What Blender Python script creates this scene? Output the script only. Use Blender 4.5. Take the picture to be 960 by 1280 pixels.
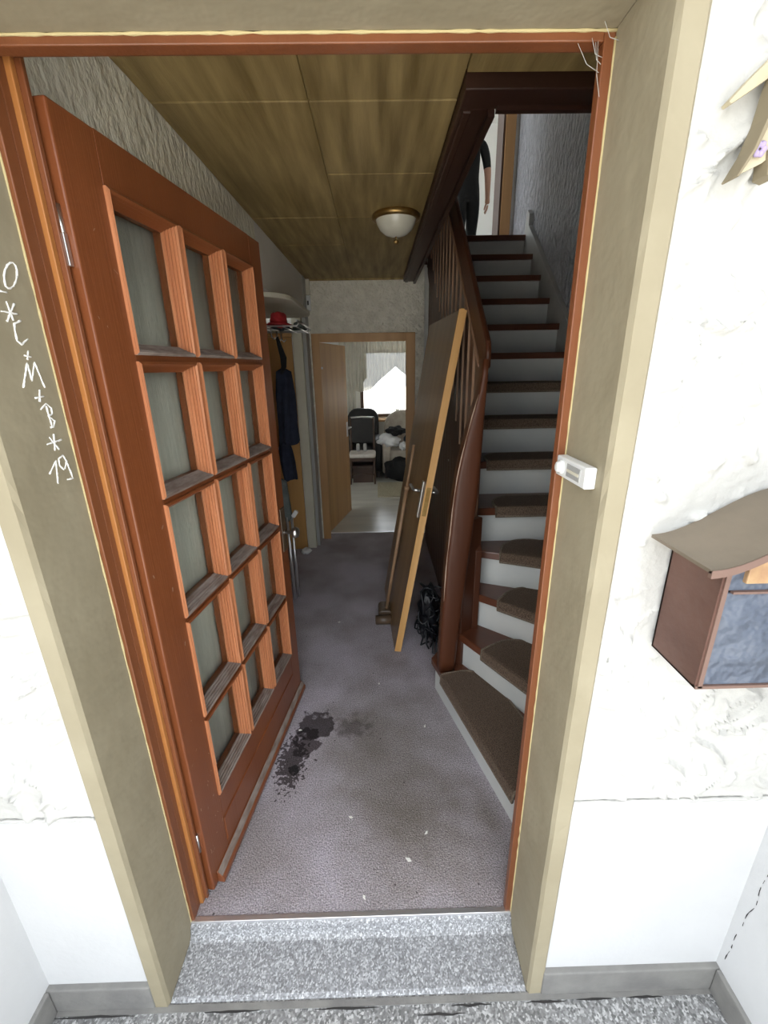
import bpy, bmesh, math, random
from mathutils import Vector, Matrix, noise
random.seed(7)
for o in list(bpy.data.objects): bpy.data.objects.remove(o)
S = bpy.context.scene; COL = S.collection

# ------------------------------------------------------------------ camera
cd = bpy.data.cameras.new('camera'); cam = bpy.data.objects.new('camera', cd); COL.objects.link(cam)
RT = Vector((0.9997, -0.01847, -0.01615)); UP = Vector((0.0212, 0.31938, 0.94739)); FW = Vector((0.01234, 0.94745, -0.31967))
M4 = Matrix((RT, UP, -FW)).transposed().to_4x4(); M4.translation = (0.1184, -0.9207, 1.7254)
cam.matrix_world = M4
cd.sensor_fit = 'HORIZONTAL'; cd.sensor_width = 36; cd.lens = 535.1 * 36 / 960; cd.clip_start = 0.02
S.camera = cam
# ------------------------------------------------------------------ sky and exposure
W = bpy.data.worlds.new('overcast_sky'); S.world = W; W.use_nodes = True
bg = W.node_tree.nodes['Background']; bg.inputs[1].default_value = 1.0
# standard overcast sky: luminance falls from the zenith to a third of it at the horizon, (1 + 2 sin h) / 3
_n = W.node_tree.nodes; _l = W.node_tree.links
_tc = _n.new('ShaderNodeTexCoord'); _sx = _n.new('ShaderNodeSeparateXYZ'); _l.new(_tc.outputs['Generated'], _sx.inputs[0])
_mr = _n.new('ShaderNodeMapRange'); _l.new(_sx.outputs['Z'], _mr.inputs[0])
_mr.inputs[1].default_value = 0; _mr.inputs[2].default_value = 1; _mr.inputs[3].default_value = .45; _mr.inputs[4].default_value = 1.35
_mx = _n.new('ShaderNodeVectorMath'); _mx.operation = 'SCALE'; _mx.inputs[0].default_value = (0.90, 0.95, 1.0); _l.new(_mr.outputs[0], _mx.inputs['Scale'])
_l.new(_mx.outputs[0], bg.inputs[0])
S.view_settings.view_transform = 'Standard'; S.view_settings.look = 'None'; S.view_settings.gamma = 1
S.view_settings.use_curve_mapping = False
S.view_settings.exposure = 2.25
sd = bpy.data.lights.new('sun', 'SUN'); sun = bpy.data.objects.new('sun', sd); COL.objects.link(sun)   # hazy sun from the right, grazing past the facade onto the forecourt
sd.energy = 6.5; sd.angle = math.radians(4); sd.color = (1, .95, .86)
sun.rotation_euler = Vector((.75, .12, .65)).to_track_quat('Z', 'Y').to_euler(); sun.location = (6, 1, 8)

# ------------------------------------------------------------------ materials
MATS = {}
def mat(name, c, c2=None, scale=8, rough=.6, bump=0, bscale=60, stretch=(1, 1, 1), bstretch=None, metal=0, coat=0,
        detail=4, lo=.35, hi=.65, kind='noise', rot=(0, 0, 0), trans=0, alpha=1, emit=None, spec=.5, dist=0.01, rvar=0):
    m = bpy.data.materials.new(name); m.use_nodes = True; nt = m.node_tree; N = nt.nodes; L = nt.links
    b = N['Principled BSDF']
    b.inputs['Base Color'].default_value = (*c, 1); b.inputs['Roughness'].default_value = rough
    b.inputs['Metallic'].default_value = metal; b.inputs['Coat Weight'].default_value = coat
    b.inputs['Coat Roughness'].default_value = .25
    b.inputs['Specular IOR Level'].default_value = spec
    b.inputs['Transmission Weight'].default_value = trans; b.inputs['Alpha'].default_value = alpha
    tc = N.new('ShaderNodeTexCoord')
    def mp(st):
        k = N.new('ShaderNodeMapping'); k.inputs['Scale'].default_value = st; k.inputs['Rotation'].default_value = rot
        L.new(tc.outputs['Object'], k.inputs['Vector']); return k
    if c2:
        if kind == 'wave':
            t = N.new('ShaderNodeTexWave'); t.inputs['Scale'].default_value = scale; t.inputs['Distortion'].default_value = 6
            t.inputs['Detail'].default_value = 3; t.inputs['Detail Scale'].default_value = 1.5; out = t.outputs['Fac']
        elif kind == 'voronoi':
            t = N.new('ShaderNodeTexVoronoi'); t.inputs['Scale'].default_value = scale; out = t.outputs['Color']
        else:
            t = N.new('ShaderNodeTexNoise'); t.inputs['Scale'].default_value = scale; t.inputs['Detail'].default_value = detail
            out = t.outputs['Fac']
        L.new(mp(stretch).outputs[0], t.inputs['Vector'])
        r = N.new('ShaderNodeValToRGB'); r.color_ramp.elements[0].position = lo; r.color_ramp.elements[1].position = hi
        r.color_ramp.elements[0].color = (*c, 1); r.color_ramp.elements[1].color = (*c2, 1)
        L.new(out, r.inputs[0]); L.new(r.outputs[0], b.inputs['Base Color'])
        m['ramp'] = r.name
    if bump:
        t = N.new('ShaderNodeTexNoise'); t.inputs['Scale'].default_value = bscale; t.inputs['Detail'].default_value = 3
        L.new(mp(bstretch or stretch).outputs[0], t.inputs['Vector'])
        k = N.new('ShaderNodeBump'); k.inputs['Strength'].default_value = bump; k.inputs['Distance'].default_value = dist
        L.new(t.outputs['Fac'], k.inputs['Height']); L.new(k.outputs[0], b.inputs['Normal'])
    if emit:
        b.inputs['Emission Color'].default_value = (*emit[0], 1); b.inputs['Emission Strength'].default_value = emit[1]
    MATS[name] = m; return m

mat('door_wood', (.165, .047, .015), (.235, .072, .024), 3, .38, .10, 90, (1, 1, .08), (2, 2, .05), coat=.12)
mat('door_bead', (.40, .145, .062), (.54, .22, .10), 30, .45, .2, 80, (2, 2, .06), (2, 2, .06))
mat('frame_wood', (.15, .048, .017), (.22, .074, .028), 4, .4, .12, 70, (1, 1, .08), coat=.1)
mat('ochre_strip', (.33, .125, .03), (.41, .165, .045), 5, .45, .1, 60, (1, 1, .08))
mat('dusty_wood', (.17, .12, .095), (.27, .225, .195), 60, .85, .15, 120, stretch=(.3, 1, 1))
mat('stair_wood', (.062, .019, .008), (.098, .031, .012), 4, .42, .08, 60, (1, 1, .1), coat=.0, spec=.35)
mat('slat_wood', (.075, .032, .016), (.125, .055, .028), 5, .42, .12, 60, (2, 2, .08))
mat('worn_glint_paint', (.42, .30, .22), rough=.6)  # door scratches, and the painted highlight on the newel's worn edge
mat('caulk', (.55, .46, .24), rough=.8)
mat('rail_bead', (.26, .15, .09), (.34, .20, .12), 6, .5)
mat('beam_wood', (.035, .013, .008), (.062, .026, .016), 4, .42, .1, 60, (1, .1, 1))
mat('tread_wood', (.09, .028, .013), (.13, .042, .02), 5, .3, .05, 50, coat=.2)
mat('riser_paint', (.55, .575, .57), (.62, .63, .61), 4, .45, .05, 30)
mat('stringer_paint', (.42, .42, .40), (.50, .50, .47), 5, .5, .05, 30)
mat('mat_wool', (.065, .041, .027), (.20, .14, .098), 260, .95, .6, 320, detail=2)
mat('mat_edge', (.12, .088, .06), (.24, .19, .14), 200, .95, .6, 260, detail=2)
mat('facade_paint', (.55, .555, .56), (.59, .595, .60), 3, .85, .12, 40)
mat('stucco', (.50, .497, .475), (.57, .567, .548), 7, .9, .35, 45, dist=.012)
mat('beige_paint', (.285, .247, .165), (.33, .29, .20), 5, .7, .35, 14, dist=.012)
mat('grey_plinth', (.17, .165, .16), (.24, .235, .22), 9, .75, .2, 60)
mat('wallpaper', (.77, .745, .625), (.87, .845, .72), 14, .8, .9, 34, (1, 1, 1), (1, 1, .75), dist=.02)
mat('wallpaper_far', (.76, .73, .63), (.86, .83, .73), 16, .8, 1.0, 34, dist=.03)
mat('stairwell_wallpaper', (.42, .43, .46), (.56, .57, .61), 16, .28, 1.0, 20, (1, 1.3, .75), dist=.08)
mat('dim_wall', (.26, .25, .22), rough=.8)
mat('ceiling_panel', (.20, .135, .045), (.42, .305, .125), 5, .55, .12, 40, (5, .45, 1), detail=5, lo=.3, hi=.72)
mat('ceiling_joint', (.42, .34, .18), rough=.7)
mat('plain_wall', (.74, .73, .69), (.79, .78, .74), 4, .85, .1, 40)
mat('white_wall', (.86, .86, .84), rough=.85)
mat('lino', (.47, .455, .40), (.56, .545, .48), 2.5, .22, .05, 20, (.6, 3, 1))
mat('light_oak', (.42, .215, .065), (.55, .30, .10), 4, .45, .08, 50, (2, 2, .12), coat=.1)
mat('oak_frame', (.46, .25, .095), (.58, .33, .14), 4, .45, .08, 50, (2, 2, .12))
mat('leaf_veneer', (.155, .085, .032), (.24, .14, .058), 3.5, .3, .05, 50, (3, 3, .12), coat=.25)
mat('raw_edge', (.58, .31, .095), (.70, .41, .16), 6, .55, .1, 60, (4, 4, .1))
mat('steel', (.62, .62, .61), rough=.28, metal=1)
mat('aluminium', (.80, .80, .82), rough=.35, metal=.9)
mat('brass', (.40, .26, .10), (.30, .18, .06), 20, .4, metal=.9)
mat('dark_cloth', (.008, .010, .016), (.018, .022, .032), 20, .9, .4, 60)
mat('navy_cloth', (.011, .015, .032), (.02, .026, .05), 20, .9, .4, 60)
mat('black_cloth', (.003, .003, .0035), (.006, .006, .0065), 20, .9, .3, 60)
mat('red_cloth', (.33, .012, .02), (.45, .025, .03), 20, .85, .4, 70)
mat('pale_cloth', (.62, .62, .62), (.75, .75, .74), 8, .9, .4, 30)
mat('grey_cloth', (.10, .12, .115), (.16, .18, .175), 15, .85, .4, 50)
mat('cushion', (.52, .48, .43), (.60, .56, .51), 20, .9, .3, 90)
mat('dark_leather', (.006, .0055, .005), (.011, .010, .009), 9, .6, .2, 40)
mat('beige_cloth', (.36, .31, .25), (.43, .38, .31), 12, .9, .3, 60)
mat('chair_wood', (.035, .017, .010), (.06, .03, .017), 5, .4, .1, 50)
mat('rug_wool', (.30, .27, .18), (.40, .36, .26), 50, .95, .5, 90)
mat('black_rubber', (.008, .009, .012), rough=.42)
mat('skin', (.42, .22, .15), (.47, .26, .18), 8, .55)
mat('hair', (.03, .02, .014), rough=.6, bump=.4, bscale=80)
mat('white_plastic', (.78, .79, .78), rough=.35)
mat('grey_plastic', (.38, .38, .37), rough=.4)
mat('cream_board', (.60, .57, .46), (.66, .63, .52), 5, .6, .1, 40)
mat('copper', (.11, .055, .042), (.165, .088, .067), 6, .5, .2, 40, metal=.25)
mat('copper_edge', (.20, .125, .10), rough=.55, metal=.3)
mat('roof_copper', (.16, .132, .098), (.22, .18, .135), 5, .55, .15, 40, metal=.2)
mat('slate_panel', (.075, .092, .13), (.11, .13, .17), 5, .4, 1, 13, dist=.05)
mat('slot_amber', (.33, .19, .10), (.55, .38, .19), 18, .4, .5, 25)
mat('pearl_glass', (.62, .60, .50), (.70, .68, .58), 10, .25, coat=.4)
mat('chalk', (.92, .92, .90), rough=1)
mat('ornament_clay', (.48, .42, .29), (.55, .49, .35), 8, .6, .15, 40)
mat('ornament_edge', (.24, .20, .13), rough=.7)
mat('lilac', (.42, .34, .55), rough=.8)
mat('brown_bakelite', (.07, .045, .028), (.12, .08, .05), 8, .4)
mat('pole_wood', (.30, .18, .10), (.38, .24, .14), 8, .4)
mat('paving', (.34, .33, .31), (.44, .43, .40), 3, .9, .3, 30)
mat('sheer_panel', (.46, .47, .42), (.56, .57, .51), 6, .8, .2, 30, (8, 8, .3))
mat('net_curtain', (.62, .60, .52), (.78, .76, .68), 60, rough=.9, alpha=.86, stretch=(1, 1, .02))
mat('drape', (.55, .53, .45), (.62, .60, .52), 6, .9)
mat('window_brown', (.075, .036, .019), rough=.5)
mat('chip', (.80, .79, .74), rough=.9)
mat('mortar_crack', (.035, .033, .032), rough=1)
mat('leaf_green', (.12, .17, .07), (.2, .27, .12), 10, .6)
mat('web', (.55, .55, .52), rough=.9)
g = mat('door_glass', (.93, .95, .92), rough=.08, bump=.25, bscale=14, bstretch=(3, 3, .5), trans=1, dist=.01)
g.node_tree.nodes['Principled BSDF'].inputs['IOR'].default_value = 1.15
g = mat('window_glass', (.97, .98, .98), rough=.02, trans=1); g.node_tree.nodes['Principled BSDF'].inputs['IOR'].default_value = 1.05

def terrazzo(name, a, b, c, sc):
    m = mat(name, a, b, sc, .55, .25, 160, kind='voronoi', dist=.003)
    r = m.node_tree.nodes[m['ramp']].color_ramp
    r.elements[0].position = .15; r.elements[1].position = .6
    e = r.elements.new(.85); e.color = (*c, 1); return m
terrazzo('terrazzo', (.17, .173, .18), (.31, .315, .33), (.55, .56, .58), 230)
terrazzo('terrazzo_porch', (.12, .12, .12), (.26, .26, .26), (.50, .50, .50), 170)

def carpet():
    m = mat('carpet', (.25, .225, .255), (.68, .625, .69), 170, .97, .9, 190, detail=6, lo=.30, hi=.72, dist=.008)
    nt = m.node_tree; N = nt.nodes; L = nt.links; b = N['Principled BSDF']; ramp = N[m['ramp']]
    tc = N.new('ShaderNodeTexCoord')
    def noise_tex(sc, det=3):
        n = N.new('ShaderNodeTexNoise'); n.inputs['Scale'].default_value = sc; n.inputs['Detail'].default_value = det
        L.new(tc.outputs['Object'], n.inputs['Vector']); return n.outputs['Fac']
    def math_(op, a, c):
        k = N.new('ShaderNodeMath'); k.operation = op
        for i, v in enumerate((a, c)):
            if isinstance(v, (int, float)): k.inputs[i].default_value = v
            else: L.new(v, k.inputs[i])
        return k.outputs[0]
    def blob(x, y, r, warp=.5, nsc=14, sx=1, sy=1, soft=.08):
        s = N.new('ShaderNodeVectorMath'); s.operation = 'SUBTRACT'; L.new(tc.outputs['Object'], s.inputs[0]); s.inputs[1].default_value = (x, y, 0)
        q = N.new('ShaderNodeVectorMath'); q.operation = 'MULTIPLY'; L.new(s.outputs[0], q.inputs[0]); q.inputs[1].default_value = (1 / sx, 1 / sy, 0)
        ln = N.new('ShaderNodeVectorMath'); ln.operation = 'LENGTH'; L.new(q.outputs[0], ln.inputs[0])
        d = math_('DIVIDE', ln.outputs['Value'], r)
        d = math_('ADD', d, math_('MULTIPLY', math_('SUBTRACT', noise_tex(nsc, 5), .5), warp * 4))
        mr = N.new('ShaderNodeMapRange'); mr.clamp = True; L.new(d, mr.inputs[0])
        mr.inputs[1].default_value = 1 - soft; mr.inputs[2].default_value = 1 + soft; mr.inputs[3].default_value = 1; mr.inputs[4].default_value = 0
        return mr.outputs[0]
    def mul(col, fac, tint):
        k = N.new('ShaderNodeMix'); k.data_type = 'RGBA'; k.blend_type = 'MULTIPLY'
        L.new(fac, k.inputs[0]); L.new(col, k.inputs[6]); k.inputs[7].default_value = (*tint, 1); return k.outputs[2]
    col = ramp.outputs[0]
    dirt = N.new('ShaderNodeMapRange'); L.new(noise_tex(2.2, 5), dirt.inputs[0]); dirt.inputs[1].default_value = .40; dirt.inputs[2].default_value = .64
    col = mul(col, dirt.outputs[0], (.66, .64, .58))
    col = mul(col, blob(.16, .62, .30, .5, 5, 1, 1.4, .5), (.66, .65, .58))
    col = mul(col, blob(.30, .20, .22, .5, 5, 1.2, 1, .5), (.74, .72, .66))
    col = mul(col, blob(-.225, .80, .085, .55, 16, 1, 1.0), (.20, .18, .18))
    col = mul(col, blob(-.255, .70, .075, .6, 24, .8, 1.2), (.24, .21, .21))
    col = mul(col, blob(-.31, .60, .085, .9, 60, .7, 1.5, .05), (.20, .18, .18))
    col = mul(col, blob(-.293, .553, .025, .4, 40), (.15, .13, .13))
    col = mul(col, blob(-.04, .79, .07, .7, 22, 1.2, .8, .4), (.55, .53, .52))
    sp = N.new('ShaderNodeTexVoronoi'); sp.inputs['Scale'].default_value = 13; L.new(tc.outputs['Object'], sp.inputs['Vector'])
    k = N.new('ShaderNodeMapRange'); L.new(sp.outputs['Distance'], k.inputs[0]); k.inputs[1].default_value = .035; k.inputs[2].default_value = .06
    k.inputs[3].default_value = 1; k.inputs[4].default_value = 0
    col = mul(col, k.outputs[0], (.25, .23, .22))
    L.new(col, b.inputs['Base Color'])
carpet()

# ------------------------------------------------------------------ mesh helpers
class MB:
    def __init__(s): s.v = []; s.f = []; s.smooth = []
    def add(s, vs, fs, smooth=False):
        o = len(s.v); s.v += [tuple(v) for v in vs]; s.f += [tuple(i + o for i in f) for f in fs]; s.smooth += [smooth] * len(fs); return s
    def box(s, x0, x1, y0, y1, z0, z1):
        v = [(x, y, z) for z in (z0, z1) for y in (y0, y1) for x in (x0, x1)]
        return s.add(v, [(0, 2, 3, 1), (4, 5, 7, 6), (0, 1, 5, 4), (2, 6, 7, 3), (0, 4, 6, 2), (1, 3, 7, 5)])
    def prism(s, poly, axis, a, b):
        n = len(poly)
        def P(p, t): return {'z': (p[0], p[1], t), 'y': (p[0], t, p[1]), 'x': (t, p[0], p[1])}[axis]
        v = [P(p, a) for p in poly] + [P(p, b) for p in poly]
        f = [tuple(range(n))[::-1], tuple(range(n, 2 * n))] + [(i, (i + 1) % n, n + (i + 1) % n, n + i) for i in range(n)]
        return s.add(v, f)
    def tube(s, pts, r, n=8, cap=True):
        pts = [Vector(p) for p in pts]; rs = r if isinstance(r, (list, tuple)) else [r] * len(pts)
        v = []; ref = None
        for i, p in enumerate(pts):
            t = (pts[min(i + 1, len(pts) - 1)] - pts[max(i - 1, 0)])
            t = t.normalized() if t.length > 1e-9 else Vector((0, 0, 1))
            if ref is None: ref = t.orthogonal().normalized()
            ref = (ref - t * ref.dot(t)); ref = ref.normalized() if ref.length > 1e-6 else t.orthogonal().normalized()
            q = t.cross(ref)
            for k in range(n):
                a = 2 * math.pi * k / n; v.append(p + (ref * math.cos(a) + q * math.sin(a)) * rs[i])
        f = [(i * n + k, i * n + (k + 1) % n, (i + 1) * n + (k + 1) % n, (i + 1) * n + k) for i in range(len(pts) - 1) for k in range(n)]
        s.add(v, f, True)
        if cap:
            s.add(v[:n], [tuple(range(n))[::-1]]); s.add(v[-n:], [tuple(range(n))])
        return s
    def lathe(s, prof, c=(0, 0, 0), n=24, axis='z'):
        v = []
        for r, h in prof:
            for k in range(n):
                a = 2 * math.pi * k / n; p = (r * math.cos(a), r * math.sin(a), h)
                if axis == 'y': p = (p[0], p[2], p[1])
                if axis == 'x': p = (p[2], p[0], p[1])
                v.append((p[0] + c[0], p[1] + c[1], p[2] + c[2]))
        f = [(i * n + k, i * n + (k + 1) % n, (i + 1) * n + (k + 1) % n, (i + 1) * n + k) for i in range(len(prof) - 1) for k in range(n)]
        s.add(v, f, True); return s
    def sheet(s, fn, nu, nv, smooth=True):
        v = [fn(i / nu, j / nv) for j in range(nv + 1) for i in range(nu + 1)]
        w = nu + 1
        return s.add(v, [(j * w + i, j * w + i + 1, (j + 1) * w + i + 1, (j + 1) * w + i) for j in range(nv) for i in range(nu)], smooth)
    def build(s, name, m, parent=None, bevel=0, seg=2, solid=0, sub=0, loc=None, rot=None, fix=True):
        me = bpy.data.meshes.new(name); me.from_pydata(s.v, [], s.f); me.update()
        for p, sm in zip(me.polygons, s.smooth): p.use_smooth = sm
        if fix:
            bm = bmesh.new(); bm.from_mesh(me); bmesh.ops.remove_doubles(bm, verts=bm.verts, dist=1e-6)
            bmesh.ops.recalc_face_normals(bm, faces=bm.faces); bm.to_mesh(me); bm.free()
        me.materials.append(MATS[m]); o = bpy.data.objects.new(name, me); COL.objects.link(o)
        if parent: o.parent = parent
        if loc: o.location = loc
        if rot: o.rotation_euler = rot
        if solid: k = o.modifiers.new('solid', 'SOLIDIFY'); k.thickness = solid; k.offset = 0
        if sub: k = o.modifiers.new('sub', 'SUBSURF'); k.levels = sub; k.render_levels = sub
        if bevel: k = o.modifiers.new('bevel', 'BEVEL'); k.width = bevel; k.segments = seg; k.limit_method = 'ANGLE'; k.angle_limit = .6
        return o
def box(*a): return MB().box(*a)
def empty(name, loc=(0, 0, 0), rz=0):
    o = bpy.data.objects.new(name, None); COL.objects.link(o); o.location = loc; o.rotation_euler = (0, 0, rz); o.empty_display_size = .1; return o
def tag(o, label, cat, group=None):
    o['label'] = label; o['category'] = cat
    if group: o['group'] = group
    return o
def struct(o, label=None):
    o['kind'] = 'structure'
    if label: o['label'] = label
    return o
def rounded(x0, x1, y0, y1, r, n=5):
    p = []
    for cx, cy, a0 in ((x1 - r, y1 - r, 0), (x0 + r, y1 - r, 90), (x0 + r, y0 + r, 180), (x1 - r, y0 + r, 270)):
        for i in range(n + 1):
            a = math.radians(a0 + 90 * i / n); p.append((cx + r * math.cos(a), cy + r * math.sin(a)))
    return p

# ------------------------------------------------------------------ main dimensions (metres)
ZC = 2.48; YF = 3.35; RX = .53; ZT = 2.25; YB = -.17; ZP = -.05   # ceiling, far wall, reveal, lintel, facade plane, porch floor
XR = 1.5                                                           # stairwell wall
RISE = .201; GO = .24
def nos(y): return RISE * (9 + (y - 2.2) / GO)

# ================================================================== SETTING: floors
struct(box(-1.05, XR, .012, 3.5, -.06, 0).build('floor', 'carpet'), 'worn mauve-grey carpet with a dark wet stain in the hall')
struct(box(-1.8, 2.4, 3.5, 7.3, -.06, .002).build('floor_living_room', 'lino'), 'pale shiny floor of the far room')
struct(box(-.455, .42, 3.488, 3.512, 0, .006).build('trim_threshold', 'aluminium'), 'thin metal strip at the far doorway')
sill = struct(box(-RX, RX, -.005, .012, -.03, .004).build('trim_1', 'aluminium', bevel=.002), 'metal edge strip at the carpet end of the front sill')
# terrazzo sill with a coved foot and the step in the reveal
prof = [(.012, -.004), (-.005, -.004), (-.014, -.010), (-.018, -.026), (-.024, -.040), (-.036, -.046), (-.160, -.046), (-.172, -.05), (-.172, -.10), (.012, -.10)]
struct(MB().prism(prof, 'x', -RX, RX).build('floor_entrance_step', 'terrazzo', bevel=.003), 'grey terrazzo entrance step with raised sill')
struct(box(-.95, 1.2, -1.9, -.172, -.12, ZP - .002).build('floor_porch', 'terrazzo_porch'), 'worn grey terrazzo porch floor')
struct(box(-40, 40, -40, 45, -.4, -.13).build('floor_ground', 'paving'), 'paved ground around the house')
jn = struct(box(-.9, 1.1, -.192, -.176, ZP - .01, ZP + .001).build('trim_2', 'grey_plinth'), 'cement joint strip along the foot of the facade')
for (a, b, y) in ((-.86, -.62, -.196), (-.42, -.26, -.194), (-.10, .09, -.196), (.30, .42, -.198), (.52, .64, -.197), (.67, .78, -.195), (.82, .93, -.194), (.20, .34, -.215)):
    v = []
    n = 7
    for i in range(n + 1):
        t = i / n; w = .0028 * (1 - abs(2 * t - 1)) + .0006; yy = y + .004 * noise.noise((a * 9 + t * 4, 0, 3))
        v += [(a + (b - a) * t, yy - w, ZP + .0015), (a + (b - a) * t, yy + w, ZP + .0015)]
    MB().add(v, [(2 * i, 2 * i + 1, 2 * i + 3, 2 * i + 2) for i in range(n)]).build('crack', 'mortar_crack', jn)

# ================================================================== SETTING: facade with stucco
def stucco_patch(name, x0, x1, z0, z1, y, res=.0052, amp=.024, label=None, axis='y', parent=None):
    nu = max(2, int((x1 - x0) / res)); nv = max(2, int((z1 - z0) / res)); mb = MB()
    def fn(u, v):
        x = x0 + (x1 - x0) * u; z = z0 + (z1 - z0) * v
        q = Vector((x * 9, z * 13, y * 5)); w = noise.noise_vector(q * .6) * .9
        n1 = noise.noise(q + w); n2 = noise.noise(Vector((x * 34, z * 40, 7.3)) + w * 2)
        ridge = max(0, 1 - abs(n1) * 15) ** .8               # sharp trowel ridges
        if n1 > 0: ridge = max(ridge, .35 * max(0, 1 - n1 * 3))   # one steep and one sloping flank
        spots = min(.5, max(0, n2 - .34) * 5)
        gate = max(0, min(1, noise.noise(Vector((x * 5, z * 5, 1.7))) * 2.4 + .42))
        d = amp * (ridge * gate * .9 + spots * .8) + .0012 * noise.noise(Vector((x * 90, z * 90, 0)))
        e = min(1, min(x - x0, x1 - x, z - z0 + .002, z1 - z) / .012)
        if u in (0, 1) or v in (0, 1): d = -.012
        return (x, y - d * max(.25, e), z) if axis == 'y' else (y - d * max(.25, e) * 1, x, z)
    mb.sheet(fn, nu, nv)
    return mb.build(name, 'stucco', parent, fix=False)
YS = YB + .004
wl = struct(box(-1.0, -RX - .045, YS, .12, -.12, 3.2).build('wall_front_left', 'facade_paint'), 'smooth white base of the facade left of the doorway')
wr = struct(box(RX + .045, 1.3, YS, .10, -.12, 3.2).build('wall_front_right', 'facade_paint'), 'smooth white base of the facade right of the doorway')
wt = struct(box(-RX - .045, RX + .045, YS, .0, ZT + .05, 3.2).build('wall_front_top', 'facade_paint'))
stucco_patch('stucco_coat', -.86, -RX - .043, .715, 2.50, YS - .004, parent=wl)
stucco_patch('stucco_coat', RX + .043, 1.08, .720, 2.50, YS - .004, parent=wr)
stucco_patch('stucco_coat', -RX - .043, RX + .043, ZT + .055, 2.50, YS - .004, res=.014, parent=wt)
# beige painted reveal: jambs with a narrow front band, and soffit
def jamb(name, s, label):
    p = [(s * RX, .0), (s * RX, -.168), (s * (RX + .006), YB - .008), (s * (RX + .040), YB - .008), (s * (RX + .046), YB - .002), (s * (RX + .046), .0)]
    nz = 60; v = []; n = len(p)
    for j in range(nz + 1):
        z = ZP + (ZT + .05 - ZP) * j / nz
        for i, (x, y) in enumerate(p):
            k = .0022 * noise.noise((x * 3, y * 30, z * 6)) + .0012 * noise.noise((i, 4, z * 30)) if i in (1, 2, 3, 4) else 0
            v.append((x + s * k, y + k, z))
    f = [(j * n + i, j * n + (i + 1) % n, (j + 1) * n + (i + 1) % n, (j + 1) * n + i) for j in range(nz) for i in range(n)]
    f += [tuple(range(n)), tuple(range(nz * n, nz * n + n))[::-1]]
    return struct(MB().add(v, f).build(name, 'beige_paint'), label)
jl = jamb('trim_reveal_left', -1, 'beige painted door reveal with chalk writing, left side')
jr = jamb('trim_reveal_right', 1, 'beige painted door reveal, right side')
struct(box(-RX - .001, RX + .001, YB - .008, 0, ZT, ZT + .05).build('trim_reveal_top', 'beige_paint', bevel=.004), 'beige painted soffit above the doorway')
struct(box(-.91, -RX - .040, YB - .012, YB + .01, ZP, .05).build('baseboard_left', 'grey_plinth', bevel=.004))
struct(box(RX + .040, 1.13, YB - .012, YB + .01, ZP, .05).build('baseboard_right', 'grey_plinth', bevel=.004))
struct(box(-1.0, -.864, -1.25, YB + .01, -.12, 2.62).build('wall_porch_left', 'facade_paint'), 'white side wall of the porch, left')
struct(box(1.085, 1.22, -1.25, YB + .01, -.12, 2.62).build('wall_porch_right', 'facade_paint'), 'white side wall of the porch, right')
struct(box(-.87, -.852, -1.25, YB - .012, ZP, .05).build('baseboard_porch_left', 'grey_plinth', bevel=.004))
bpr = struct(box(1.073, 1.09, -1.25, YB - .012, ZP, .05).build('baseboard_porch_right', 'grey_plinth', bevel=.004))
struct(box(-1.05, 1.27, -.85, YB + .01, 2.62, 2.74).build('ceiling_porch', 'facade_paint'), 'white porch roof')
wpr = bpy.data.objects['wall_porch_right']
v = []; n = 26
for i in range(n + 1):
    z = .10 + .40 * i / n; w = .0005 + .0016 * max(0, noise.noise((z * 40, 1, 2)) + .25)
    yy = -.186 - .010 * noise.noise((z * 12, 5, 0)) - .05 * (z - .1)
    v += [(1.0842, yy - w, z), (1.0842, yy + w, z)]
MB().add(v, [(2 * i, 2 * i + 1, 2 * i + 3, 2 * i + 2) for i in range(n) if i % 7 not in (3, 5) and i not in (8, 9, 22)]).build('crack', 'mortar_crack', wpr)
# bedding lines: rough lower edge of the stucco coat
for par, x0, x1, z in ((wl, -.86, -.575, .715), (wr, .575, 1.085, .720)):
    mb = MB(); pts = [(x0 + (x1 - x0) * i / 40, YS - .006 - .004 * abs(noise.noise((i * .7, z, 0))), z + .003 * noise.noise((i * .5, 3, z))) for i in range(41)]
    mb.tube(pts, [.004 + .002 * noise.noise((i * .9, 0, z)) for i in range(41)], 6).build('stucco_edge', 'stucco', par)

for par, s in ((jl, -1), (jr, 1)):
    MB().tube([(s * (RX - .0005), -.001 - .0015 * abs(noise.noise((i * .8, s, 0))), ZP + .01 + (ZT - ZP - .02) * i / 90) for i in range(91)], [.0022 + .0022 * max(-.6, noise.noise((i * .9, 2, s))) for i in range(91)], 6).build('caulk', 'caulk', par)
MB().tube([(-RX + 2 * RX * i / 60, -.001, ZT - .001) for i in range(61)], [.0024 + .0022 * max(-.6, noise.noise((i * .9, 2, 9))) for i in range(61)], 6).build('caulk', 'caulk', bpy.data.objects['trim_reveal_top'])
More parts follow.
